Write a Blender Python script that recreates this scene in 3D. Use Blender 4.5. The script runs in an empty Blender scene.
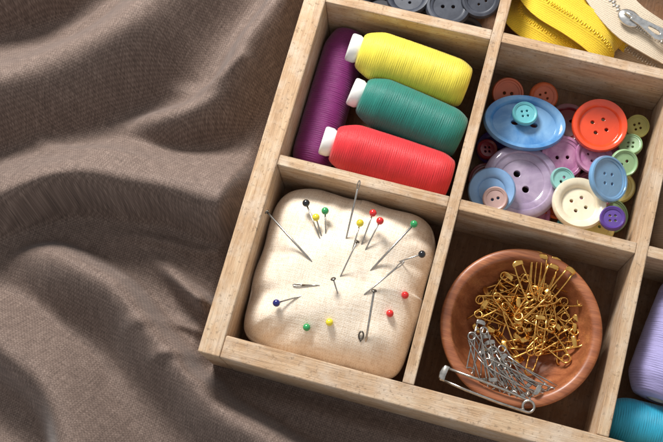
import bpy, bmesh, math, random
import numpy as np
from mathutils import Vector, Euler, Matrix
rng=random.Random(7)
SC=bpy.context.scene; COL=SC.collection
SC.view_settings.view_transform='Standard'; SC.view_settings.look='None'; SC.view_settings.exposure=0

# ---------------------------------------------------------------- materials
def lin(c):
    return tuple((x/255/12.92 if x/255<=.04045 else ((x/255+.055)/1.055)**2.4) for x in c)+(1,)
class N:
    def __init__(s,name):
        s.m=bpy.data.materials.new(name); s.m.use_nodes=True; s.t=s.m.node_tree
        s.b=s.t.nodes['Principled BSDF']
    def n(s,typ,**k):
        x=s.t.nodes.new(typ)
        for a,v in k.items(): setattr(x,a,v)
        return x
    def l(s,a,b): s.t.links.new(a,b)
    def coord(s,kind='Object',scale=(1,1,1),rot=(0,0,0)):
        tc=s.n('ShaderNodeTexCoord'); mp=s.n('ShaderNodeMapping'); s.l(tc.outputs[kind],mp.inputs[0])
        mp.inputs['Scale'].default_value=scale; mp.inputs['Rotation'].default_value=rot
        return mp.outputs[0]
    def noise(s,co,scale,detail=4,rough=.55,dist=0):
        x=s.n('ShaderNodeTexNoise'); s.l(co,x.inputs['Vector']); x.inputs['Scale'].default_value=scale
        x.inputs['Detail'].default_value=detail; x.inputs['Roughness'].default_value=rough; x.inputs['Distortion'].default_value=dist
        return x.outputs['Fac']
    def ramp(s,f,stops):
        r=s.n('ShaderNodeValToRGB'); s.l(f,r.inputs[0]); e=r.color_ramp.elements
        while len(e)<len(stops): e.new(.5)
        for i,(p,c) in enumerate(stops): e[i].position=p; e[i].color=c if len(c)==4 else tuple(c)+(1,)
        return r.outputs[0]
    def mix(s,f,a,b,mode='MIX'):
        x=s.n('ShaderNodeMix',data_type='RGBA',blend_type=mode)
        for i,v in ((0,f),(6,a),(7,b)):
            if isinstance(v,(int,float)): x.inputs[i].default_value=v
            elif isinstance(v,tuple): x.inputs[i].default_value=v
            else: s.l(v,x.inputs[i])
        return x.outputs[2]
    def math(s,op,a,b=0.0):
        x=s.n('ShaderNodeMath',operation=op)
        for i,v in ((0,a),(1,b)):
            if isinstance(v,(int,float)): x.inputs[i].default_value=v
            else: s.l(v,x.inputs[i])
        return x.outputs[0]
    def bump(s,h,strength,dist):
        x=s.n('ShaderNodeBump'); s.l(h,x.inputs['Height']); x.inputs['Strength'].default_value=strength; x.inputs['Distance'].default_value=dist
        s.l(x.outputs[0],s.b.inputs['Normal'])
    def col(s,c): s.l(c,s.b.inputs['Base Color'])
    def set(s,**k):
        for a,v in k.items(): s.b.inputs[a.replace('_',' ')].default_value=v

def wood(name,axis,c1,c2,c3,grey=.36,rough=.8,edge=True):
    w=N(name); sc=[1.6,1.6,1.6]; sc[axis]=.13
    co=w.coord('Object',tuple(sc))
    g=w.noise(co,2.2,7,.62,.6)
    fine=w.noise(w.coord('Object',tuple([14 if i!=axis else .6 for i in range(3)])),1.6,4,.7)
    base=w.ramp(g,[(.3,lin(c1)),(.52,lin(c2)),(.72,lin(c3))])
    base=w.mix(w.ramp(fine,[(.35,(.0,.0,.0)),(.75,(.55,.55,.55))]),base,lin([int(x*.70) for x in c1]))
    blot=w.noise(w.coord('Object',(1,1,1)),.9,5,.65)
    base=w.mix(w.ramp(blot,[(.45,(0,0,0)),(.72,(grey,grey,grey))]),base,lin((226,218,204)))
    spots=w.noise(w.coord('Object',(1,1,1)),7,3,.6)
    base=w.mix(w.ramp(spots,[(.58,(0,0,0)),(.70,(.5,.5,.5))]),base,lin([int(x*.58) for x in c1]))
    if edge: # grubby worn arrises
        ge=w.n('ShaderNodeNewGeometry'); bv=w.n('ShaderNodeBevel'); bv.samples=4; bv.inputs['Radius'].default_value=.12
        dt=w.n('ShaderNodeVectorMath',operation='DOT_PRODUCT'); w.l(bv.outputs[0],dt.inputs[0]); w.l(ge.outputs['Normal'],dt.inputs[1])
        e=w.math('MULTIPLY',w.math('SUBTRACT',1.0,dt.outputs['Value']),w.math('MULTIPLY',w.noise(w.coord('Object',(1,1,1)),3.5,5,.7),9.0))
        base=w.mix(w.ramp(e,[(.1,(0,0,0)),(.8,(.6,.6,.6))]),base,lin([int(x*.50) for x in c1]))
    w.col(base); w.set(Roughness=rough)
    w.bump(w.math('ADD',fine,w.math('MULTIPLY',g,.6)),.55,.055)
    return w.m
WX=wood('weathered_wood_along_x',0,(176,139,103),(205,171,135),(220,194,160))
WY=wood('weathered_wood_along_y',1,(176,139,103),(205,171,135),(220,194,160))
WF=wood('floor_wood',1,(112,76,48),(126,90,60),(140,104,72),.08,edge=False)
def bowl_mat():
    w=N('turned_bowl_wood'); g=w.noise(w.coord('Object',(.22,1.5,.8),(0,0,.5)),2.2,6,.6,.5)
    f=w.noise(w.coord('Object',(.6,16,8),(0,0,.5)),1.5,4,.7)
    c=w.ramp(g,[(.3,lin((134,74,43))),(.5,lin((160,94,58))),(.7,lin((184,116,74)))])
    c=w.mix(w.ramp(f,[(.40,(0,0,0)),(.72,(.6,.6,.6))]),c,lin((94,50,28)))
    w.col(c); w.set(Roughness=.42); w.b.inputs['Coat Weight'].default_value=.2; w.b.inputs['Coat Roughness'].default_value=.25
    w.bump(f,.25,.02); return w.m
BW=bowl_mat()

def fabric_mat():
    w=N('brown_woven_cloth'); tc=w.n('ShaderNodeTexCoord'); sp=w.n('ShaderNodeSeparateXYZ'); w.l(tc.outputs['UV'],sp.inputs[0])
    u,v=sp.outputs[0],sp.outputs[1]
    pitch=.13
    su=w.math('SINE',w.math('MULTIPLY',u,2*math.pi/pitch)); sv=w.math('SINE',w.math('MULTIPLY',v,2*math.pi/pitch))
    chk=w.math('MULTIPLY',su,sv)
    def st(sx,sy,scale):
        mp=w.n('ShaderNodeMapping'); w.l(tc.outputs['UV'],mp.inputs[0]); mp.inputs['Scale'].default_value=(sx,sy,1); return w.noise(mp.outputs[0],scale,2,.6)
    a=st(13,1.0,1.6); b=st(1.0,13,1.6); c=st(20,20,1.0)
    t=w.math('ADD',w.math('MULTIPLY',w.math('SUBTRACT',a,.5),.7),w.math('MULTIPLY',w.math('SUBTRACT',b,.5),.7))
    t=w.math('ADD',t,w.math('MULTIPLY',chk,.12)); t=w.math('ADD',t,w.math('MULTIPLY',w.math('SUBTRACT',c,.5),.5)); 
    t=w.math('ADD',t,.5)
    colr=w.ramp(t,[(.05,lin((62,52,46))),(.5,lin((108,91,82))),(.95,lin((152,133,121)))])
    w.col(colr); w.set(Roughness=.75,Sheen_Weight=.2,Sheen_Roughness=.4); w.b.inputs['Specular IOR Level'].default_value=.25
    h=w.math('ADD',w.math('MULTIPLY',w.math('ADD',su,sv),.3),w.math('MULTIPLY',t,2.0))
    w.bump(h,.2,.012)
    return w.m
def linen_mat():
    w=N('cream_linen'); co=w.coord('Object'); sp=w.n('ShaderNodeSeparateXYZ'); w.l(co,sp.inputs[0])
    su=w.math('SINE',w.math('MULTIPLY',sp.outputs[0],2*math.pi/.11)); sv=w.math('SINE',w.math('MULTIPLY',sp.outputs[1],2*math.pi/.11))
    a=w.noise(w.coord('Object',(14,1.4,1)),1.7,2,.6); b=w.noise(w.coord('Object',(1.4,14,1)),1.7,2,.6); c=w.noise(co,14,2,.6)
    t=w.math('ADD',w.math('ADD',a,b),w.math('ADD',w.math('MULTIPLY',w.math('MULTIPLY',su,sv),.11),w.math('MULTIPLY',w.math('SUBTRACT',c,.5),.4)))
    w.col(w.ramp(w.math('MULTIPLY',t,.5),[(.30,lin((214,191,164))),(.5,lin((235,218,196))),(.68,lin((246,234,217)))]))
    w.set(Roughness=.9,Sheen_Weight=.2); w.bump(t,.55,.022)
    return w.m
def thread_mat(name,c,dark=.55):
    w=N(name); co=w.coord('Object'); sp=w.n('ShaderNodeSeparateXYZ'); w.l(co,sp.inputs[0])
    ang=w.math('ARCTAN2',sp.outputs[1],sp.outputs[0])
    def hel(pitch,sgn):
        return w.math('SINE',w.math('ADD',w.math('MULTIPLY',sp.outputs[2],2*math.pi/pitch),w.math('MULTIPLY',ang,sgn)))
    h1=hel(.085,3.0); h2=hel(.092,-3.0)
    cross=w.math('MAXIMUM',h1,h2)
    nz=w.noise(w.coord('Object',(1.0,1.0,24)),1.3,4,.75); big=w.noise(w.coord('Object',(.6,.6,2.0)),1.0,2)
    t=w.math('ADD',w.math('ADD',w.math('MULTIPLY',cross,.12),w.math('MULTIPLY',w.math('SUBTRACT',nz,.5),.95)),w.math('ADD',w.math('MULTIPLY',big,.3),.35))
    L_=lin(c); D=tuple(x*dark for x in L_[:3])+(1,); Bt=tuple(min(1,x*1.22+.012) for x in L_[:3])+(1,)
    w.col(w.ramp(t,[(.1,D),(.55,L_),(.95,Bt)])); w.set(Roughness=.5,Sheen_Weight=.2); w.b.inputs['Specular IOR Level'].default_value=.45
    w.bump(w.math('ADD',w.math('MULTIPLY',cross,.7),w.math('MULTIPLY',nz,3.0)),.55,.015)
    return w.m
def plastic(name,c,rough=.25,marble=None,metal=0,scale=1.6,trans=0,coat=.4):
    w=N(name); co=w.coord('Object')
    n=w.noise(co,scale,5,.6,.6)
    c2=marble if marble else [min(255,int(x*.9)) for x in c]
    lo=.5-.16*(1 if marble else 1.6); 
    w.col(w.ramp(n,[(lo,lin(c2)),(.5+.12,lin(c))]))
    w.set(Roughness=rough,Metallic=metal); w.b.inputs['Coat Weight'].default_value=0 if metal else coat; w.b.inputs['Coat Roughness'].default_value=.1
    if coat<.15: w.b.inputs['Specular IOR Level'].default_value=.3
    if trans: w.b.inputs['Subsurface Weight'].default_value=trans; w.b.inputs['Subsurface Radius'].default_value=(.2,.15,.15)
    w.bump(w.noise(co,9,3),.08,.02)
    return w.m
def metal(name,c,rough=.25):
    w=N(name); n=w.noise(w.coord('Object'),6,3)
    w.col(w.ramp(n,[(.3,lin([int(x*.8) for x in c])),(.7,lin(c))])); w.set(Metallic=1.0,Roughness=rough); w.bump(n,.05,.01); return w.m
M_FAB=fabric_mat(); M_LIN=linen_mat()
M_STEEL=metal('steel',(196,190,182),.25); M_GOLD=metal('brass_gold',(246,190,102),.22); M_DARK=metal('dark_steel',(120,114,106),.3); M_NICKEL=metal('bright_nickel',(236,234,230),.28)
M_WHITE=plastic('white_plastic',(240,238,232),.4)

# ---------------------------------------------------------------- helpers
def mesh_obj(name,verts,faces,mat,parent=None,smooth=True):
    me=bpy.data.meshes.new(name); me.from_pydata([tuple(map(float,v)) for v in verts],[],faces); me.update()
    if smooth:
        me.polygons.foreach_set('use_smooth',[True]*len(me.polygons))
    if mat: me.materials.append(mat)
    o=bpy.data.objects.new(name,me); COL.objects.link(o)
    if parent: o.parent=parent
    return o
def sharp(o,deg):
    try: o.data.set_sharp_from_angle(angle=math.radians(deg))
    except Exception: pass
def empty(name,loc,label,cat,group=None,rot=None):
    o=bpy.data.objects.new(name,None); COL.objects.link(o); o.location=loc; o.empty_display_size=.2
    if rot is not None: o.rotation_mode='QUATERNION'; o.rotation_quaternion=rot
    tag(o,label,cat,group); return o
def tag(o,label,cat,group=None):
    o['label']=label; o['category']=cat
    if group: o['group']=group
def lathe(prof,n=48,closed=False):
    V=[];F=[]
    for (r,z) in prof:
        for i in range(n):
            a=2*math.pi*i/n; V.append((r*math.cos(a),r*math.sin(a),z))
    k=len(prof); rngk=k if closed else k-1
    for j in range(rngk):
        for i in range(n):
            a=j*n+i; b=j*n+(i+1)%n; c=((j+1)%k)*n+(i+1)%n; d=((j+1)%k)*n+i
            F.append((a,b,c,d))
    return V,F
def tube(pts,r,n=8,cap=True,radii=None):
    P=[Vector(p) for p in pts]; V=[];F=[]
    t0=(P[1]-P[0]).normalized(); up=Vector((0,0,1)) if abs(t0.z)<.9 else Vector((1,0,0))
    nrm=(up-t0*up.dot(t0)).normalized()
    for i,p in enumerate(P):
        if i==0: t=P[1]-P[0]
        elif i==len(P)-1: t=P[-1]-P[-2]
        else: t=P[i+1]-P[i-1]
        t.normalize(); nrm=(nrm-t*nrm.dot(t)).normalized(); b=t.cross(nrm)
        rr=radii[i] if radii else r
        for k in range(n):
            a=2*math.pi*k/n; V.append(p+rr*(math.cos(a)*nrm+math.sin(a)*b))
    for i in range(len(P)-1):
        for k in range(n):
            F.append((i*n+k,i*n+(k+1)%n,(i+1)*n+(k+1)%n,(i+1)*n+k))
    if cap: F.append(tuple(range(n))[::-1]); F.append(tuple((len(P)-1)*n+k for k in range(n)))
    return V,F
def merge(*vf):
    V=[];F=[]
    for v,f in vf:
        o=len(V); V+=list(v); F+=[tuple(i+o for i in q) for q in f]
    return V,F
def xform(vf,M): return [M@Vector(v) for v in vf[0]],vf[1]
def sphere(c,r,sc=(1,1,1),seg=14,ring=9):
    V=[];F=[]
    for j in range(ring+1):
        th=math.pi*j/ring
        for i in range(seg):
            a=2*math.pi*i/seg; V.append((c[0]+r*sc[0]*math.sin(th)*math.cos(a),c[1]+r*sc[1]*math.sin(th)*math.sin(a),c[2]+r*sc[2]*math.cos(th)))
    for j in range(ring):
        for i in range(seg):
            F.append((j*seg+i,j*seg+(i+1)%seg,(j+1)*seg+(i+1)%seg,(j+1)*seg+i))
    return V,F
def boxvf(x0,x1,y0,y1,z0,z1):
    V=[(x,y,z) for z in (z0,z1) for y in (y0,y1) for x in (x0,x1)]
    return V,[(0,2,3,1),(4,5,7,6),(0,1,5,4),(2,6,7,3),(0,4,6,2),(1,3,7,5)]
def board(name,b,mat,parent,label=None,bev=.05):
    V,F=boxvf(*b); o=mesh_obj(name,V,F,mat,parent,False)
    m=o.modifiers.new('b','BEVEL'); m.width=bev; m.segments=3
    o.data.polygons.foreach_set('use_smooth',[True]*6)
    o.modifiers.new('w','WEIGHTED_NORMAL') 
    if label: o['label']=label
    return o
def quat_z_to(d): return Vector(d).to_track_quat('Z','Y')

# ---------------------------------------------------------------- cloth
def L(a,b): return (-7.28+.0425*(a-100)+.0140*(b-220), 3.74+.0108*(a-100)-.0423*(b-220))
# each fold: crest line, height, half width on the upper side, half width on the lower side, taper at (start,end)
folds=[
 ([(-260,180),(-80,120),(20,84),(110,62),(180,20),(230,-60),(260,-140)],3.4,1.9,1.9,(0,0)),
 ([(-260,60),(-80,20),(0,-8),(80,-44),(160,-120)],3.2,1.5,1.0,(0,0)),
 ([(-300,275),(-80,236),(0,212),(70,198),(150,204),(220,214),(300,205)],3.5,2.1,.78,(0,0)),
 ([(380,-120),(300,0),(250,78),(185,128),(120,140),(50,120)],2.8,1.1,.85,(0,.45)),
 ([(-10,262),(60,268),(125,306),(185,366),(250,420),(330,470)],2.7,.65,1.7,(.3,0)),
 ([(-260,275),(-60,308),(15,350),(72,430),(90,520),(95,620)],2.9,1.7,1.1,(0,0)),
 ([(-260,400),(-60,440),(10,500),(30,600)],2.4,1.5,1.1,(0,0)),
 ([(120,455),(220,468),(320,500),(420,545),(560,600)],1.6,1.3,1.2,(.2,0)),
 ([(130,262),(190,286),(250,330),(300,380)],2.1,.5,.52,(.5,.2)),
]
wrinkles=[([(232,246),(190,254),(140,246),(100,238)],.30,.22,.26,(.1,.6)),
 ([(214,330),(180,322),(150,330),(120,350)],.34,.2,.24,(.1,.6)),
 ([(206,352),(175,352),(140,372)],.32,.18,.24,(.1,.6)),
 ([(270,70),(220,96),(180,100),(130,92)],.34,.3,.28,(.1,.6)),
 ([(10,120),(60,150),(120,176),(190,184)],.34,.26,.32,(.4,.4)),
 ([(30,330),(70,352),(110,396)],.24,.26,.28,(.4,.4)),
 ([(40,20),(90,10),(140,-20)],.25,.35,.3,(.4,.3))]
def smooth(t): t=np.clip(t,0,1); return t*t*(3-2*t)
def fold_field(Xw,Yw,pts,amp,wu,wd,tp):
    Q=[np.array(L(*p)) for p in pts]; Q=[2*Q[0]-Q[1]]+Q+[2*Q[-1]-Q[-2]]; P=[]
    for i in range(1,len(Q)-2):
        for s_ in np.linspace(0,1,7)[:-1]:
            a,b,c,d=Q[i-1],Q[i],Q[i+1],Q[i+2]; P.append(.5*(2*b+(c-a)*s_+(2*a-5*b+4*c-d)*s_**2+(3*b-a-3*c+d)*s_**3))
    P.append(Q[-2]); nS=len(P)-1
    best=np.full(Xw.shape,1e9); sgn=np.zeros_like(Xw); fr=np.zeros_like(Xw)
    for si,(a,b) in enumerate(zip(P[:-1],P[1:])):
        d=b-a; l2=d@d; t=np.clip(((Xw-a[0])*d[0]+(Yw-a[1])*d[1])/l2,0,1)
        qx=Xw-(a[0]+t*d[0]); qy=Yw-(a[1]+t*d[1]); dd=np.hypot(qx,qy)
        cr=(d[0]*qy-d[1]*qx)/math.sqrt(l2)
        m=dd<best; best=np.where(m,dd,best); sgn=np.where(m,cr,sgn); fr=np.where(m,(si+t)/nS,fr)
    k=1/(1+np.exp(-sgn*2.5)); w=wd+(wu-wd)*k
    A=amp*np.ones_like(Xw)
    if tp[0]: A=A*smooth(fr/tp[0])
    if tp[1]: A=A*smooth((1-fr)/tp[1])
    A=A*(1+.08*np.sin(fr*17+amp*5))
    return A*np.exp(-(best/w)**2)
def cloth_h(X,Y):
    Xw=X+.40*np.sin(Y*.5+.7)+.10*np.sin(Y*1.3+X*.5); Yw=Y+.40*np.sin(X*.45+1.1)+.08*np.sin(X*1.5-Y*.5)
    acc=np.exp(0*X); K=5.0
    for pts,amp,wu,wd,tp in folds: acc+=np.exp(K*fold_field(Xw,Yw,pts,amp,wu,wd,tp))
    h=np.log(acc/(len(folds)+1))/K
    for f in wrinkles: h+=fold_field(Xw,Yw,*f)
    h+=.12*np.sin(X*.5+Y*.35)+.08*np.sin(Y*.8-X*.45+2)
    h+=.5
    for _ in range(3):
        h[1:-1,1:-1]=(h[1:-1,1:-1]*2+h[:-2,1:-1]+h[2:,1:-1]+h[1:-1,:-2]+h[1:-1,2:])/6
    dx=np.maximum(np.maximum(-.9-X,X-22.8),0); dy=np.maximum(np.maximum(-.9-Y,Y-22.8),0); d=np.hypot(dx,dy)
    m=smooth(d/1.0)
    far=smooth((np.hypot(X-4,Y-7)-32)/10)
    return h*m*(1-far)-.03*(1-m)
nx,ny=680,580
xs=np.linspace(-27,32,nx); ys=np.linspace(-17,32,ny); X,Y=np.meshgrid(xs,ys)
Hh=cloth_h(X,Y)
Uc=X+.10*Hh; Vc=Y-.18*Hh
ca,sa=math.cos(.16),math.sin(.16); Uc,Vc=Uc*ca-Vc*sa,Uc*sa+Vc*ca
Uc=Uc+.3*np.sin(Vc*.28); Vc=Vc+.35*np.sin(Uc*.25+1)
me=bpy.data.meshes.new('draped_fabric')
co=np.stack([X,Y,Hh],-1).reshape(-1,3)
idx=np.arange(nx*ny).reshape(ny,nx)
quads=np.stack([idx[:-1,:-1],idx[:-1,1:],idx[1:,1:],idx[1:,:-1]],-1).reshape(-1,4)
me.vertices.add(len(co)); me.vertices.foreach_set('co',co.ravel().astype(np.float32))
me.loops.add(quads.size); me.loops.foreach_set('vertex_index',quads.ravel().astype(np.int32))
me.polygons.add(len(quads)); me.polygons.foreach_set('loop_start',(np.arange(len(quads))*4).astype(np.int32)); me.polygons.foreach_set('loop_total',np.full(len(quads),4,np.int32))
me.update(calc_edges=True); me.polygons.foreach_set('use_smooth',[True]*len(quads))
uvl=me.uv_layers.new(name='uv'); uvd=np.stack([Uc,Vc],-1).reshape(-1,2)[quads.ravel()]; uvl.data.foreach_set('uv',uvd.ravel().astype(np.float32))
me.materials.append(M_FAB)
cl=bpy.data.objects.new('draped_fabric',me); COL.objects.link(cl); cl['kind']='structure'; cl['label']='brown woven cloth lying in soft folds under the box'

# ---------------------------------------------------------------- box
HB=3.8; FL=.4; T=.45
C=[(0,7.0),(7.45,14.45),(14.9,21.9)]
R=[(0,7.12),(7.57,14.45),(14.9,21.9)]
bx=empty('organizer_box',(0,0,0),'pale weathered wooden compartment box lying on brown cloth','wooden box')
board('wall',(-.9,-.004,-.9,22.8,0,HB),WY,bx,bev=.07)
board('wall',(21.904,22.8,-.9,22.8,0,HB),WY,bx,bev=.07)
board('wall',(0,21.9,-.9,-.0,0,HB-.01),WX,bx,bev=.07)
board('wall',(0,21.9,21.9,22.8,0,HB-.01),WX,bx,bev=.07)
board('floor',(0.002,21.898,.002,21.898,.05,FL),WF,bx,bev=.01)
for i in (0,1): board('divider',(C[i][1],C[i+1][0],.003,21.897,FL+.002,HB-.02),WY,bx,bev=.035)
for j in (0,1):
    for i in range(3): board('divider',(C[i][0]+.003,C[i][1]-.003,R[j][1],R[j+1][0],FL+.002,HB-.035),WX,bx,bev=.035)

# ---------------------------------------------------------------- spools
def spool(p0,p1,r,mat,label,core_r=.6,taper=.0,cap=True):
    p0=Vector(p0); p1=Vector(p1); d=(p1-p0); Ln=d.length
    e=empty('thread_spool',p0,label,'spool of thread',None,quat_z_to(d))
    n=90; prof=[]
    z0=.45 if cap else .08; z1=Ln
    prof.append((core_r*.9,z0)); prof.append((core_r+.05,z0-.02))
    prof.append((r*.70,z0+.06)); prof.append((r*.78,z0+.20)); prof.append((r*.86,z0+.40)); prof.append((r*.93,z0+.60)); prof.append((r*.97,z0+.76))
    rr2=random.Random(len(label))
    for i in range(n+1):
        t=i/n; z=z0+.9+(z1-z0-1.6)*t; prof.append((r*(1-taper*t)*(.985+.015*math.sin(math.pi*t))+.007*(rr2.random()-.5),z))
    rr=r*(1-taper)
    prof+=[(rr*.965,z1-.54),(rr*.93,z1-.4),(rr*.87,z1-.24),(rr*.79,z1-.08),(rr*.71,z1-.02),(core_r*.9,z1)]
    V,F=lathe(prof,96); mesh_obj('thread',V,F,mat,e)
    c=core_r; hr=c*.64; s0=0 if cap else .14
    prof=[(hr,Ln-.02),(hr,s0),(hr+.04,s0-.05),(c*.88,s0-.05),(c*.96,s0-.02),(c,s0+.05),(c,s0+.30),(c*.92,s0+.40),(c*.86,s0+.48),(c*.8,Ln-.1),(c*.8,Ln-.02)]
    V,F=lathe(prof,40,True); mesh_obj('core',V,F,M_WHITE,e)
    return e
spool((1.40,13.08,2.95),(6.52,12.78,2.25),1.07,thread_mat('yellow_thread',(224,206,62)),'yellow thread spool with white plastic core resting on other spools')
spool((2.0,11.2,2.92),(6.80,10.58,2.15),1.09,thread_mat('teal_thread',(6,112,98)),'teal green thread spool with white plastic core beside a yellow spool')
spool((1.40,8.85,2.88),(6.80,8.70,2.1),1.07,thread_mat('red_thread',(208,30,38)),'red thread spool with white plastic core next to the box divider')
spool((.97,14.40,1.3),(.95,8.0,1.3),.93,thread_mat('purple_thread',(120,18,100)),'purple thread spool lying under the brighter spools',.55,cap=False)
spool((4.4,14.3,1.15),(4.5,8.1,1.15),.74,thread_mat('dark_green_thread',(20,60,60)),'dark thread spool buried beneath the coloured spools',.45,cap=False)
spool((16.75,2.0,1.9),(17.3,7.0,1.9),1.45,thread_mat('lavender_thread',(160,152,200),.3),'large lavender thread spool lying in a box compartment',.5,.10,cap=False)
spool((21.4,1.0,1.6),(15.1,.98,1.6),.98,thread_mat('turquoise_thread',(30,156,188),.4),'turquoise thread spool lying along the box wall',.55)
spool((16.1,13.9,1.5),(16.2,8.0,1.5),.98,thread_mat('beige_thread',(158,136,112)),'beige thread spool lying beside the button compartment',.55)

# ---------------------------------------------------------------- pincushion
CX,CY,HX,HY=3.5,3.56,3.5,3.55
creases=[(rng.uniform(0,2*math.pi),rng.uniform(.05,.13),rng.uniform(.03,.10)) for _ in range(30)]
PN=6.0
def cush_pt(a,b,top):
    rad=max(abs(a),abs(b)); lp=(abs(a)**PN+abs(b)**PN)**(1/PN) if rad>0 else 1
    q=1-(1-rad/lp)*rad**3 if rad>0 else 1
    u=a*q; v=b*q; ang=math.atan2(b,a)
    e=max(0,(1-abs(a)**2.5)*(1-abs(b)**2.5)); e2=max(0,1-rad**2.5); e=.5*e+.5*e2
    z=2.1*(e**.42)*(1 if top else -.67)
    x=CX+HX*u; y=CY+HY*v
    x-=.04*(1+math.sin(ang*9))*rad**6*(1 if x>CX else -1); y-=.04*(1+math.sin(ang*11+1))*rad**6*(1 if y>CY else -1)
    x=min(max(x,.02),6.98); y=min(max(y,.02),7.1); wr=0
    for (an,w,am) in creases:
        dd=(ang-an+.25*(rad-.7)+math.pi)%(2*math.pi)-math.pi
        wr-=am*1.5*math.exp(-(dd/w)**2)
    wr*=float(smooth(np.array((rad-.55)/.35)))*(1-float(smooth(np.array((rad-.96)/.04)))*.8)
    n=.07*math.sin(1.6*x+1.1*y)+.05*math.sin(2.7*y-1.6*x+1)+.02*math.sin(5.3*x+2+y)
    if top: z+=wr+n*(1-rad**4)
    return (x,y,1.38+z)
def cush_z(x,y):
    a=(x-CX)/HX; b=(y-CY)/HY
    for _ in range(8):
        p=cush_pt(max(-.99,min(.99,a)),max(-.99,min(.99,b)),True); a+=(x-p[0])/HX*.8; b+=(y-p[1])/HY*.8
    return cush_pt(max(-.99,min(.99,a)),max(-.99,min(.99,b)),True)[2]
n=150; V=[];F=[]
ss=[math.sin(math.pi/2*(2*i/n-1)) for i in range(n+1)]
for top in (True,False):
    o=len(V)
    for j in range(n+1):
        for i in range(n+1): V.append(cush_pt(ss[i],ss[j],top))
    for j in range(n):
        for i in range(n):
            q=(o+j*(n+1)+i,o+j*(n+1)+i+1,o+(j+1)*(n+1)+i+1,o+(j+1)*(n+1)+i)
            F.append(q if top else q[::-1])
pc=mesh_obj('pincushion',V,F,M_LIN); bm=bmesh.new(); bm.from_mesh(pc.data); bmesh.ops.remove_doubles(bm,verts=bm.verts,dist=.004); bm.to_mesh(pc.data); bm.free()
tag(pc,'puffy cream linen pincushion filling a box compartment','pincushion')

PM={}
def pcol(n):
    cs={'black':(22,22,26),'yellow':(236,214,50),'green':(44,150,84),'red':(214,38,36),'blue':(30,34,110)}
    if n not in PM: PM[n]=plastic(n+'_pin_head',cs[n],.15)
    return PM[n]
def pin(head,entry,color,big=False):
    ex,ey=entry[:2]; ez=cush_z(ex,ey)
    H=Vector(head); E=Vector((ex,ey,ez)); d=(E-H).normalized()
    lab={None:'long steel pin with flat nail head stuck in cream cushion'}.get(color,'%s round headed sewing pin stuck in cream cushion'%color)
    e=empty('sewing_pin',tuple(H),lab,'pin','pins stuck in the pincushion',quat_z_to(d))
    Ln=(E-H).length+.45
    r=.03 if not big else .045
    V,F=tube([(0,0,0),(0,0,Ln*.8),(0,0,Ln)],r,8,True,[r,r,r*.3]); mesh_obj('pin_shaft',V,F,M_STEEL,e)
    if color: V,F=sphere((0,0,0),.15,(1,1,1),18,12); mesh_obj('pin_head',V,F,pcol(color),e)
    else: V,F=lathe([(.001,-.05),(.09,-.045),(.115,-.01),(.09,.02),(.03,.03)],16); mesh_obj('pin_head',V,F,M_DARK,e)
def flush(x,y,color):
    z=cush_z(x,y); pin((x,y,z+.12),(x+.03,y-.02),color)
pin((.17,5.12,3.8),(2.30,3.75),None,True)
pin((1.54,5.91,3.6),(2.41,4.73),'black'); pin((2.09,5.42,3.7),(2.46,4.83),'yellow'); pin((2.36,5.79,3.6),(2.59,4.99),'green')
pin((3.85,5.61,3.8),(3.81,4.62),'yellow'); pin((4.25,6.08,4.0),(4.10,4.91),'red'); pin((4.60,5.84,4.0),(4.31,4.75),'red')
pin((5.92,6.0,4.2),(4.74,4.03),'green',True); pin((6.50,5.03,3.7),(5.72,4.66),'black')
pin((3.96,4.76,4.2),(3.63,3.44),None); pin((5.11,3.01,4.4),(5.22,1.31),None,True); pin((3.44,3.14,3.95),(3.70,2.74),None)
pin((1.48,1.76,3.4),(2.27,2.25),'blue')
flush(6.25,3.41,'red'); flush(5.86,2.54,'red'); flush(2.86,1.17,'green'); flush(3.69,1.56,'yellow')
def needle(a,b,lab,mat=None):
    A=Vector(a); Bv=Vector(b); d=(Bv-A).normalized(); Ln=(Bv-A).length
    eye=[] 
    for k in range(17):
        t=2*math.pi*k/16; eye.append((.045*math.sin(t),0,.25-.2*math.cos(t)))
    V,F=merge(tube([(0,0,.42),(0,0,Ln*.8),(0,0,Ln)],.03,8,True,[.04,.034,.008]),tube(eye,.022,6,False))
    o=mesh_obj('needle',V,F,mat or M_STEEL); o.location=A; o.rotation_mode='QUATERNION'; o.rotation_quaternion=quat_z_to(d)
    tag(o,lab,'needle','needles in the pincushion'); return o
needle((3.50,7.0,5.0),(3.42,4.45,2.9),'long steel sewing needle standing upright in cream cushion')
needle((5.94,4.56,3.95),(4.2,2.3,3.1),'steel sewing needle slanting through cream cushion')
needle((1.85,2.62,cush_z(1.85,2.62)+.05),(2.95,2.85,cush_z(2.95,2.85)+.02),'short steel needle lying flat on cream cushion')
def torus_eye(x,y):
    z=cush_z(x,y)+.06; pts=[(.09*math.cos(t),.17*math.sin(t),0) for t in [2*math.pi*k/24 for k in range(25)]]
    V3,F3=merge(tube(pts,.035,8,False),tube([(0,-.17,0),(.02,-.6,-.25)],.04,8))
    o=mesh_obj('large_needle',V3,F3,M_DARK); o.location=(x,y,z); o.rotation_euler=(.5,0,.1)
    tag(o,'thick dark needle eye poking out of cream cushion','needle','needles in the pincushion')
torus_eye(5.0,1.4)

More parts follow.
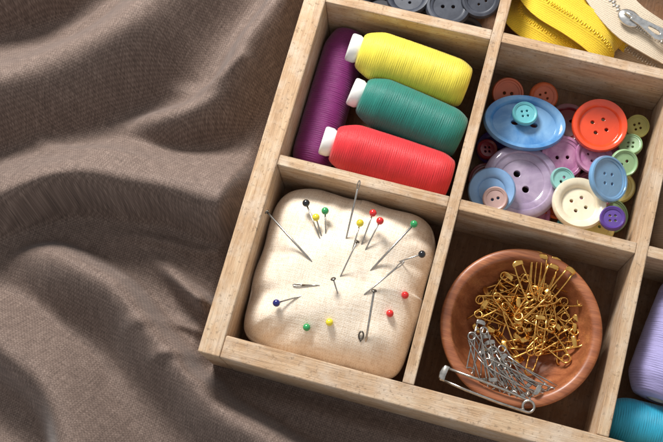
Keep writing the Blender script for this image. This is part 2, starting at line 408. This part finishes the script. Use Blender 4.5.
# ---------------------------------------------------------------- buttons
def disc_mesh(r,holes,thick):
    cu=bpy.data.curves.new('c','CURVE'); cu.dimensions='2D'; cu.fill_mode='BOTH'; cu.extrude=thick/2; cu.bevel_depth=.02; cu.bevel_resolution=2
    def circ(cx,cy,rr,n):
        s=cu.splines.new('POLY'); s.points.add(n-1); s.use_cyclic_u=True
        for k in range(n):
            a=2*math.pi*k/n; s.points[k].co=(cx+rr*math.cos(a),cy+rr*math.sin(a),0,1)
    circ(0,0,r,56)
    for (hx,hy,hr) in holes: circ(hx,hy,hr,18)
    ob=bpy.data.objects.new('c',cu); COL.objects.link(ob); bpy.context.view_layer.update()
    dg=bpy.context.evaluated_depsgraph_get(); me=bpy.data.meshes.new_from_object(ob.evaluated_get(dg))
    V=[v.co.copy() for v in me.vertices]; F=[tuple(p.vertices) for p in me.polygons]
    bpy.data.objects.remove(ob); bpy.data.curves.remove(cu); bpy.data.meshes.remove(me)
    return V,F
def button(x,y,z,r,mat,label,holes=4,tilt=(0,0),spin=0,rim=.28,sx=1.0,th=.2,style=0):
    ri=r*(1-rim); hr=max(.055,r*.085)*(1.25 if r<.7 else 1); o=r*.2
    if holes==4: hs=[(o*sx_,o*sy_,hr) for sx_ in (-1,1) for sy_ in (-1,1)]
    elif holes==2: hs=[(-o*1.15,0,hr*1.2),(o*1.15,0,hr*1.2)]
    else: hs=[]
    d=disc_mesh(ri+.03,hs,th*.5)
    t=th
    if style==2:
        prof=[(ri*.98,-.02),(ri,.03+t*.22),(ri+.08*(r-ri),t*.5),(ri+.2*(r-ri),t*.72),(ri+.5*(r-ri),t*.95),(ri+.85*(r-ri),t*1.0),(r*.985,t*.75),(r,t*.4),(r*.96,0),(ri+.5*(r-ri),-t*.4),(ri*.98,-t*.45)]
    elif style==1:
        prof=[(ri*.98,-.02),(ri*1.0,.05+t*.25),(ri+.15*(r-ri),t*.55),(ri+.4*(r-ri),t*.55),(ri+.48*(r-ri),t*.78),(ri+.82*(r-ri),t*.74),(r*.99,t*.35),(r,0),(r*.97,-t*.3),(ri+.6*(r-ri),-t*.5),(ri*.98,-t*.45)]
    else:
        prof=[(ri*.98,-.02),(ri*1.0,.05+t*.25),(ri+.25*(r-ri),t*.62),(ri+.55*(r-ri),t*.8),(ri+.82*(r-ri),t*.66),(r*.99,t*.3),(r,0),(r*.97,-t*.3),(ri+.6*(r-ri),-t*.5),(ri*.98,-t*.45)]
    parts=[d,lathe(prof,64,True)]
    V,F=merge(*parts); M=Matrix.Diagonal((1,sx,1,1)); V=[M@Vector(v) for v in V]
    ob=mesh_obj('button',V,F,mat); sharp(ob,50)
    ob.location=(x,y,z); ob.rotation_euler=(tilt[0],tilt[1],spin)
    tag(ob,label,'button','loose sewing buttons'); return ob
Bn=plastic
cb=dict(blue=Bn('blue_button',(66,122,176),.16,marble=(128,170,206),scale=.6),teal=Bn('teal_button',(100,176,184),.35,coat=.2),orange=Bn('orange_red_button',(226,76,40),.15),
 dorange=Bn('dark_orange_button',(186,86,44),.4,coat=.15),mauve=Bn('mauve_button',(160,96,138),.3,marble=(196,142,172),scale=1.6),lilac=Bn('lilac_button',(146,128,154),.15,marble=(184,168,188),scale=.8,trans=.2),
 lblue=Bn('light_blue_button',(124,160,200),.35,coat=.2),taupe=Bn('taupe_button',(186,156,150),.45,coat=.1),lteal=Bn('pale_teal_button',(136,188,182),.3),
 sky=Bn('sky_blue_button',(112,156,194),.22),cream=Bn('cream_button',(234,222,194),.25,trans=.15),purple=Bn('purple_button',(80,52,134),.35,coat=.2),green=Bn('pale_green_button',(144,176,132),.4,coat=.1),
 olive=Bn('olive_button',(160,154,84),.45,coat=.1),pyel=Bn('pale_yellow_button',(224,210,134),.3),dred=Bn('dark_red_button',(122,30,36),.35),pink=Bn('pink_button',(196,126,154),.35),grey=Bn('grey_button',(46,50,60),.5,marble=(64,68,78),coat=.05),dgrey=Bn('dark_grey_button',(30,30,36),.5,coat=.05))
under=[(8.4,12.6,.75,.8,'dorange'),(9.6,12.9,.7,.9,'pink'),(11.0,12.8,.8,.9,'dred'),(12.6,13.2,.7,.9,'cream'),(13.6,12.6,.7,.7,'lilac'),(8.3,11.0,.7,.8,'purple'),(9.9,10.9,.75,.9,'lblue'),(11.4,11.9,.8,.8,'orange'),
 (12.9,11.6,.8,.9,'mauve'),(13.7,10.6,.7,.7,'pyel'),(8.3,9.5,.7,.8,'dred'),(10.4,8.5,.75,.85,'mauve'),(11.4,9.4,.8,.9,'dorange'),(12.7,10.2,.8,.9,'pink'),(13.6,9.3,.7,.75,'green'),(12.2,8.3,.7,.7,'teal'),(9.3,8.2,.7,.6,'olive'),(11.3,10.6,1.0,.7,'dred'),(12.9,12.2,1.2,.7,'pink')]
names=dict(blue='large marbled blue',teal='small teal',orange='glossy orange red',dorange='dark orange',mauve='marbled mauve',lilac='large pearly lilac',lblue='light blue',taupe='small taupe',lteal='pale teal',sky='sky blue',cream='chunky cream',purple='small purple',green='pale green',olive='olive green',pyel='pale yellow',dred='dark red',pink='pink',grey='grey pearly',dgrey='dark grey')
for (x,y,z,r,c) in under:
    button(x,y,z,r,cb[c],names[c].replace('large ','').replace('chunky ','').replace('small ','')+' button half buried in the button pile',rng.choice((2,4)),(rng.uniform(-.25,.25),rng.uniform(-.25,.25)),rng.uniform(0,3),rng.choice((.2,.3,.4)),1,.2,rng.choice((0,1,2)))
tops=[(9.21,11.95,1.75,1.74,'blue',2,(-.12,.06),.12,.24,.72,.34,2),(9.13,12.30,2.08,.54,'teal',4,(-.1,.1),.4,.25,1,.18,0),(12.24,12.61,1.85,1.15,'orange',4,(.05,-.05),.5,.3,1,.3,2),
 (8.25,13.25,1.5,.68,'dorange',2,(.3,.1),.2,.3,1,.2,1),(9.74,13.5,1.45,.62,'dorange',4,(.35,0),.6,.3,1,.2,0),(11.08,11.04,1.45,.95,'mauve',2,(.15,.1),.3,.3,1,.2,1),
 (9.66,9.55,1.5,1.62,'lilac',2,(.05,-.06),2.3,.42,1,.36,1),(8.58,8.72,2.0,.98,'lblue',0,(.1,-.1),.0,.45,1,.22,2),(8.78,8.35,2.27,.52,'taupe',2,(.1,-.1),.5,.28,1,.16,0),(11.26,9.97,1.85,.52,'lteal',2,(.2,.1),1.2,.25,1,.18,1),
 (13.0,10.35,2.15,.98,'sky',4,(.1,.55),.3,.22,1,.22,1),(12.12,9.09,1.8,1.12,'cream',4,(-.05,.1),.6,.38,1,.36,2),(13.52,8.72,2.3,.53,'purple',4,(-.1,-.1),.2,.3,1,.2,0),(13.55,11.3,1.85,.58,'green',2,(.25,-.1),.8,.25,1,.18,0),
 (13.80,13.1,1.6,.5,'olive',4,(.2,-.2),.5,.25,1,.18,1),(13.68,12.2,1.65,.5,'green',4,(-.2,-.25),.1,.25,1,.18,1),(13.0,8.5,1.35,.85,'pyel',2,(0,.1),.2,.3,1,.18,0),(7.98,10.7,1.2,.45,'dred',4,(.1,.2),.3,.3,1,.2,0),(12.3,11.4,1.5,.8,'mauve',4,(.1,.1),.7,.3,1,.2,2)]
for (x,y,z,r,c,h,t,sp,rim,sx,th,sty) in tops:
    button(x,y,z,r,cb[c],names[c]+' button lying on top of the button pile',h,t,sp,rim,sx,th,sty)
for (x,y,z,r,c,h,t) in [(3.1,16.35,1.8,.95,'grey',4,(.1,.1)),(4.87,16.3,1.9,.98,'grey',2,(-.1,.05)),(6.15,16.95,2.0,.85,'grey',4,(.1,-.1)),(5.9,15.6,1.3,.7,'dgrey',4,(.2,0)),(3.9,15.6,1.2,.75,'dgrey',2,(.1,0)),(2.0,15.7,1.4,.75,'dgrey',4,(0,.1)),(4.1,17.6,1.5,.95,'grey',4,(0,0)),(5.2,17.7,1.2,.9,'dgrey',4,(0,0)),(1.2,16.8,1.2,.95,'grey',4,(0,0)),(6.2,18.4,1.2,.8,'dgrey',2,(0,0)),(2.4,17.8,1.1,.8,'dgrey',4,(0,.1))]:
    button(x,y,z,r,cb[c],names[c]+' button in a pile of grey buttons',h,t,rng.uniform(0,3),.34,1,.28,rng.choice((1,2)))

# ---------------------------------------------------------------- bowl
bc=Vector((10.92,3.38,FL+.01))
prof=[(.001,0),(1.3,0),(1.45,.03),(1.9,.25),(2.45,.75),(2.85,1.35),(3.08,1.95),(3.16,2.33),(3.14,2.46),(3.06,2.53),(2.82,2.53),(2.70,2.44),(2.64,2.15),(2.48,1.6),(2.2,1.1),(1.78,.72),(1.2,.46),(.6,.38),(.001,.36)]
V,F=lathe(prof,96); bowl=mesh_obj('wooden_bowl',V,F,BW); bowl.location=bc
s=bowl.modifiers.new('s','SUBSURF'); s.levels=1; s.render_levels=1
tag(bowl,'small round reddish brown wooden bowl holding safety pins','bowl')
def bowl_z(r):
    pr=[(0,.36),(.6,.38),(1.2,.48),(1.8,.75),(2.3,1.2),(2.6,1.7),(2.78,2.2),(2.9,2.5)]
    return float(np.interp(r,[p[0] for p in pr],[p[1] for p in pr]))+FL

def safety_meshes(Ln,W,wr,op=0):
    cr=W*.36; pts=[(Ln,-W*.42,0),(Ln*.6,-W*.46,0),(Ln*.25,-W*.44,0)]
    for k in range(0,30):
        a=-math.pi/2-2*math.pi*1.5*k/29
        pts.append((cr*math.cos(a),cr*math.sin(a)*1.05,wr*1.1*(k/29*2-1)))
    pts+=[(Ln*.3,W*.44+op*.3,wr),(Ln*.7,W*.40+op*.7,wr*.5),(Ln*.98,W*.30+op,0)]
    wire=tube(pts,wr,6)
    out=[(Ln-W*.36,-W*.54),(Ln-W*.34,-W*.2),(Ln-W*.32,W*.1),(Ln-W*.34,W*.46),(Ln-W*.05,W*.48),(Ln+W*.10,W*.36),(Ln+W*.17,0),(Ln+W*.10,-W*.40),(Ln-W*.05,-W*.56)]
    V=[];k=len(out); h=wr*1.5
    cx=Ln-W*.08
    for z,sc in ((-h,.84),(-h*.6,1),(h*.6,1),(h,.84)):
        for (x,y) in out: V.append((cx+(x-cx)*sc,y*sc,z))
    F=[tuple(range(k))[::-1],tuple(range(3*k,4*k))]
    for j in range(3):
        for i in range(k): F.append((j*k+i,j*k+(i+1)%k,(j+1)*k+(i+1)%k,(j+1)*k+i))
    return wire,(V,F)
def make_sp(Ln,W,wr,mat,op=0):
    w,c=safety_meshes(Ln,W,wr,op)
    a=mesh_obj('wire',w[0],w[1],mat); b=mesh_obj('clasp',c[0],c[1],mat); sharp(b,35)
    da,db=a.data,b.data; bpy.data.objects.remove(a); bpy.data.objects.remove(b); return da,db
def place_sp(data,loc,quat,label,grp):
    e=empty('safety_pin',loc,label,'safety pin',grp,quat)
    for nm,d in (('wire',data[0]),('clasp',data[1])):
        o=bpy.data.objects.new(nm,d); COL.objects.link(o); o.parent=e
    return e
G=[make_sp(1.5,.42,.037,M_GOLD),make_sp(1.4,.40,.037,M_GOLD,.10),make_sp(1.55,.44,.039,M_GOLD,.4)]
S=[make_sp(2.0,.38,.033,M_STEEL),make_sp(2.2,.40,.035,M_STEEL,.1),make_sp(1.8,.38,.032,M_STEEL,.25)]
def q_from(yaw,pitch,roll): return Euler((roll,pitch,yaw),'XYZ').to_quaternion()
NG=68
for k in range(NG):
    a=rng.uniform(0,2*math.pi); rr=math.sqrt(rng.random())*1.7
    px=.28+rr*math.cos(a)*1.02; py=.62+rr*math.sin(a)*.88
    rc=math.hypot(px,py); base=bowl_z(min(rc,2.4)); heap=max(0,1-(rr/2.0)**2)*1.5
    z=base+.15+heap*(k/NG)
    yaw=rng.uniform(0,2*math.pi); dx=math.cos(yaw)*.75; dy=math.sin(yaw)*.75
    r2=math.hypot(px+dx,py+dy); r1=math.hypot(px-dx,py-dy)
    pit=-math.atan2(bowl_z(min(r2,2.8))-bowl_z(min(r1,2.8)),1.6)*.7+rng.uniform(-.2,.2)
    place_sp(rng.choice(G),(bc.x+px-dx,bc.y+py-dy,z+math.sin(pit)*.75),q_from(yaw,pit,rng.uniform(-.55,.55)+(math.pi if rng.random()<.5 else 0)),'small gold safety pin in the wooden bowl heap','gold safety pins in the bowl')
for k in range(7):
    x=11.0+.11*k+rng.uniform(-.1,.1); y=4.85+rng.uniform(-.2,.3)
    place_sp(G[k%2],(x,y,2.5+rng.uniform(-.1,.15)),q_from(1.9-.07*k+rng.uniform(-.35,.35),-.38+rng.uniform(-.1,.1),rng.uniform(-.6,.6)),'small gold safety pin leaning on the bowl rim','gold safety pins in the bowl')
for k in range(18):
    t=k/17; yaw=math.radians(-72+60*t+rng.uniform(-20,20)+(180 if rng.random()<.5 else 0))
    cx=9.45+2.3*t+rng.uniform(-.12,.12); cy=2.05-.75*t*(1.3-.5*t)+rng.uniform(-.25,.25)
    dx,dy=math.cos(yaw)*.95,math.sin(yaw)*.95
    rc=math.hypot(cx-bc.x,cy-bc.y)
    place_sp(rng.choice(S),(cx-dx,cy-dy,2.45+.25*max(0,rc-1.2)+rng.uniform(-.2,.3)),q_from(yaw,rng.uniform(-.12,.12),rng.uniform(-.6,.6)),'silver safety pin lying in the wooden bowl','silver safety pins in the bowl')
BIG=make_sp(3.5,.60,.06,M_STEEL,.05)
A=Vector((11.85,.42,3.08)); Bp=Vector((8.45,.80,3.08)); q=Matrix((((Bp-A).normalized()),(Vector((0,0,1)).cross((Bp-A).normalized()).normalized()),Vector((0,0,1)))).transposed().to_quaternion()
place_sp(BIG,A,q,'large silver safety pin resting across the bowl rim','silver safety pins in the bowl')

# ---------------------------------------------------------------- zippers
def ribbon(path,width,thick,side):
    V=[];F=[]
    P=[Vector(p) for p in path]; n=len(P); K=[-.5,-.3,-.15,-.09,.09,.15,.3,.5]; prof=[(a,.5) for a in K]+[(a,-.5) for a in K[::-1]]
    m=len(prof)
    for i,p in enumerate(P):
        t=(P[min(i+1,n-1)]-P[max(i-1,0)]).normalized(); s=Vector(side[i]) ; s=(s-t*s.dot(t)).normalized(); up=t.cross(s)
        for (a,b) in prof:
            wav=.03*math.sin(i*.2+a*3)*abs(a)*2
            V.append(p+s*a*width+up*(b*thick+wav+(.07 if abs(a)<.13 and b>0 else 0)))
    for i in range(n-1):
        for k in range(m): F.append((i*m+k,i*m+(k+1)%m,(i+1)*m+(k+1)%m,(i+1)*m+k))
    F.append(tuple(range(m))[::-1]); F.append(tuple((n-1)*m+k for k in range(m)))
    return V,F
def catmull(P,m=14):
    P=[Vector(p) for p in P]; P=[P[0]*2-P[1]]+P+[P[-1]*2-P[-2]]; out=[]
    for i in range(1,len(P)-2):
        for k in range(m):
            t=k/m; a,b,c,d=P[i-1],P[i],P[i+1],P[i+2]
            out.append(.5*((2*b)+(c-a)*t+(2*a-5*b+4*c-d)*t*t+(3*b-a-3*c+d)*t**3))
    out.append(P[-2]); return out
def zip_tape_mat(name,c):
    w=N(name); n=w.noise(w.coord('Object',(9,9,9)),2.4,3,.7); w2=w.n('ShaderNodeTexWave'); w.l(w.coord('Object',(1,1,1),(0,0,.35)),w2.inputs['Vector']); w2.inputs['Scale'].default_value=4; w2.inputs['Distortion'].default_value=.6; w2.bands_direction='Y'
    t=w.math('ADD',w.math('MULTIPLY',n,.7),w.math('MULTIPLY',w2.outputs['Fac'],.28))
    w.col(w.ramp(t,[(.22,lin([int(x*.80) for x in c])),(.7,lin(c))])); w.set(Roughness=.75,Sheen_Weight=.25); w.bump(t,.7,.04); return w.m
def zipper(ctrl,sides,width,tmat,teethmat,label,slider=None,ts=1.0):
    path=catmull(ctrl); sd=catmull(sides)
    e=empty('zipper',(0,0,0),label,'zipper')
    V,F=ribbon(path,width,.07,sd); o=mesh_obj('tape',V,F,tmat,e,True); sharp(o,40)
    tv=[];k=0; pitch=.12*ts
    for i in range(1,len(path)-1):
        p=path[i]; seg=(p-path[i-1]).length; steps=max(1,int(round(seg/pitch)))
        for q in range(steps):
            c=path[i-1].lerp(p,q/steps); t=(p-path[i-1]).normalized(); s=sd[i]-t*sd[i].dot(t); s.normalize(); up=t.cross(s)
            sg=1 if k%2 else -1; k+=1
            for u_ in (1,-1):
                M=Matrix((t,s,up)).transposed().to_4x4(); M.translation=c+up*(.11 if u_>0 else -.06)+s*.04*sg*ts
                tv.append(xform(sphere((0,0,0),1,(.046*ts,.13*ts,.06*ts),8,5),M))
    V,F=merge(*tv); mesh_obj('zipper_teeth',V,F,teethmat,e,True)
    if slider:
        p,d=slider; d=Vector(d).normalized(); s=Vector((0,0,1)).cross(d).normalized(); up=d.cross(s)
        M=Matrix((d,s,up)).transposed().to_4x4()@Matrix.Scale(1.22,4); M.translation=p
        V,F=merge(xform(sphere((0,0,.14),1,(.42,.30,.12),20,10),M),xform(tube([(-.2,0,.2),(-.12,0,.36),(.14,0,.36),(.2,0,.2)],.06,8),M)); mesh_obj('slider',V,F,M_NICKEL,e)
        outer=[(.05,.12),(.4,.13),(.8,.19),(1.1,.24),(1.3,.18),(1.36,0),(1.3,-.18),(1.1,-.24),(.8,-.19),(.4,-.13),(.05,-.12)]
        inner=[(.7,.04),(.8,.06),(.95,.08),(1.08,.08),(1.14,.04),(1.16,0),(1.14,-.04),(1.08,-.08),(.95,-.08),(.8,-.06),(.7,-.04)]
        V=[];k=len(outer)
        for z in (.05,-.03):
            for (x,y) in outer: V.append((x,y,.34-.10*x+z))
            for (x,y) in inner: V.append((x,y,.34-.10*x+z))
        F=[]
        for i in range(k):
            j=(i+1)%k; F+=[(i,j,k+j,k+i),(2*k+j,2*k+i,3*k+i,3*k+j),(j,i,2*k+i,2*k+j),(k+i,k+j,3*k+j,3*k+i)]
        V,F=xform((V,F),M); pt=mesh_obj('pull_tab',V,F,M_NICKEL,e); b=pt.modifiers.new('b','BEVEL'); b.width=.02; b.segments=2; sharp(pt,40)
    return e
YT=zip_tape_mat('yellow_tape',(246,206,34)); YZ=plastic('yellow_teeth',(240,198,28),.4)
WT=zip_tape_mat('cream_tape',(216,198,172)); WB=zip_tape_mat('beige_tape',(192,170,142))
zipper([(7.75,20.5,1.6),(7.95,18.4,2.5),(8.7,17.2,2.95),(10.2,16.55,3.0),(11.5,15.98,2.85),(12.0,15.6,2.3),(11.6,15.55,1.75),(10.0,16.1,1.5)],[(1,.1,0),(1,.4,0),(.6,1,.1),(.3,1,.1),(.3,1,.1),(.3,1,.1),(.3,1,.1),(.3,1,.1)],1.6,YT,YZ,'bright yellow zipper folded over in a box compartment',None,.65)
zipper([(7.9,18.0,1.3),(8.0,16.6,2.2),(9.0,16.0,2.5),(10.4,15.65,2.2),(11.7,15.3,1.5)],[(1,.2,0),(.8,.8,0),(.3,1,.15),(.2,1,.15),(.2,1,.2)],1.5,YT,YZ,'bright yellow zipper lying beneath another yellow zipper',None,.65)
zipper([(8.9,20.4,2.0),(9.6,18.9,2.5),(10.8,17.7,2.7),(12.2,16.9,2.2),(13.4,16.4,1.8)],[(1,.6,0),(1,.9,0),(.5,1,0),(.4,1,0),(.3,1,.2)],1.3,YT,YZ,'bright yellow zipper curling behind the other zippers',None,.65)
zipper([(9.8,20.2,2.6),(10.9,18.3,2.95),(12.2,17.05,3.1),(13.4,16.5,3.1),(14.25,16.3,3.0)],[(1,.7,0),(.6,1,0),(.4,1,0),(.3,1,0),(.3,1,0)],1.7,WT,M_NICKEL,'cream zipper with metal teeth and silver pull',(Vector((12.3,16.95,3.2)),(1,-.36,0)),.9)
zipper([(9.9,18.4,1.3),(11.6,17.1,1.6),(12.8,16.1,2.0),(14.2,15.5,2.2)],[(1,.7,0),(.6,1,0),(.5,1,0),(.3,1,0)],1.6,WB,M_NICKEL,'beige zipper tucked below the cream zipper',None,.8)

# ---------------------------------------------------------------- light, world, camera
wd=bpy.data.worlds.new("World"); SC.world=wd; wd.use_nodes=True
bg=wd.node_tree.nodes['Background']; bg.inputs[0].default_value=(.95,.97,1,1); bg.inputs[1].default_value=.56
def area(name,loc,target,size,power,col):
    l=bpy.data.lights.new(name,'AREA'); l.shape='RECTANGLE'; l.size=size[0]; l.size_y=size[1]; l.energy=power; l.color=col
    o=bpy.data.objects.new(name,l); COL.objects.link(o); o.location=loc; o.rotation_euler=(Vector(target)-Vector(loc)).to_track_quat('-Z','Y').to_euler(); return o
area('window_light',(-22,48,42),(4,6,0),(19,15),68000,(1,.985,.96))
cam=bpy.data.cameras.new('camera'); co=bpy.data.objects.new('camera',cam); COL.objects.link(co); SC.camera=co
co.location=(7.64877,-4.78377,46.3523); co.rotation_euler=(.255474,.0480518,.267091)
cam.sensor_width=36; cam.lens=1117.08/663*36; cam.clip_end=500; cam.clip_start=.5
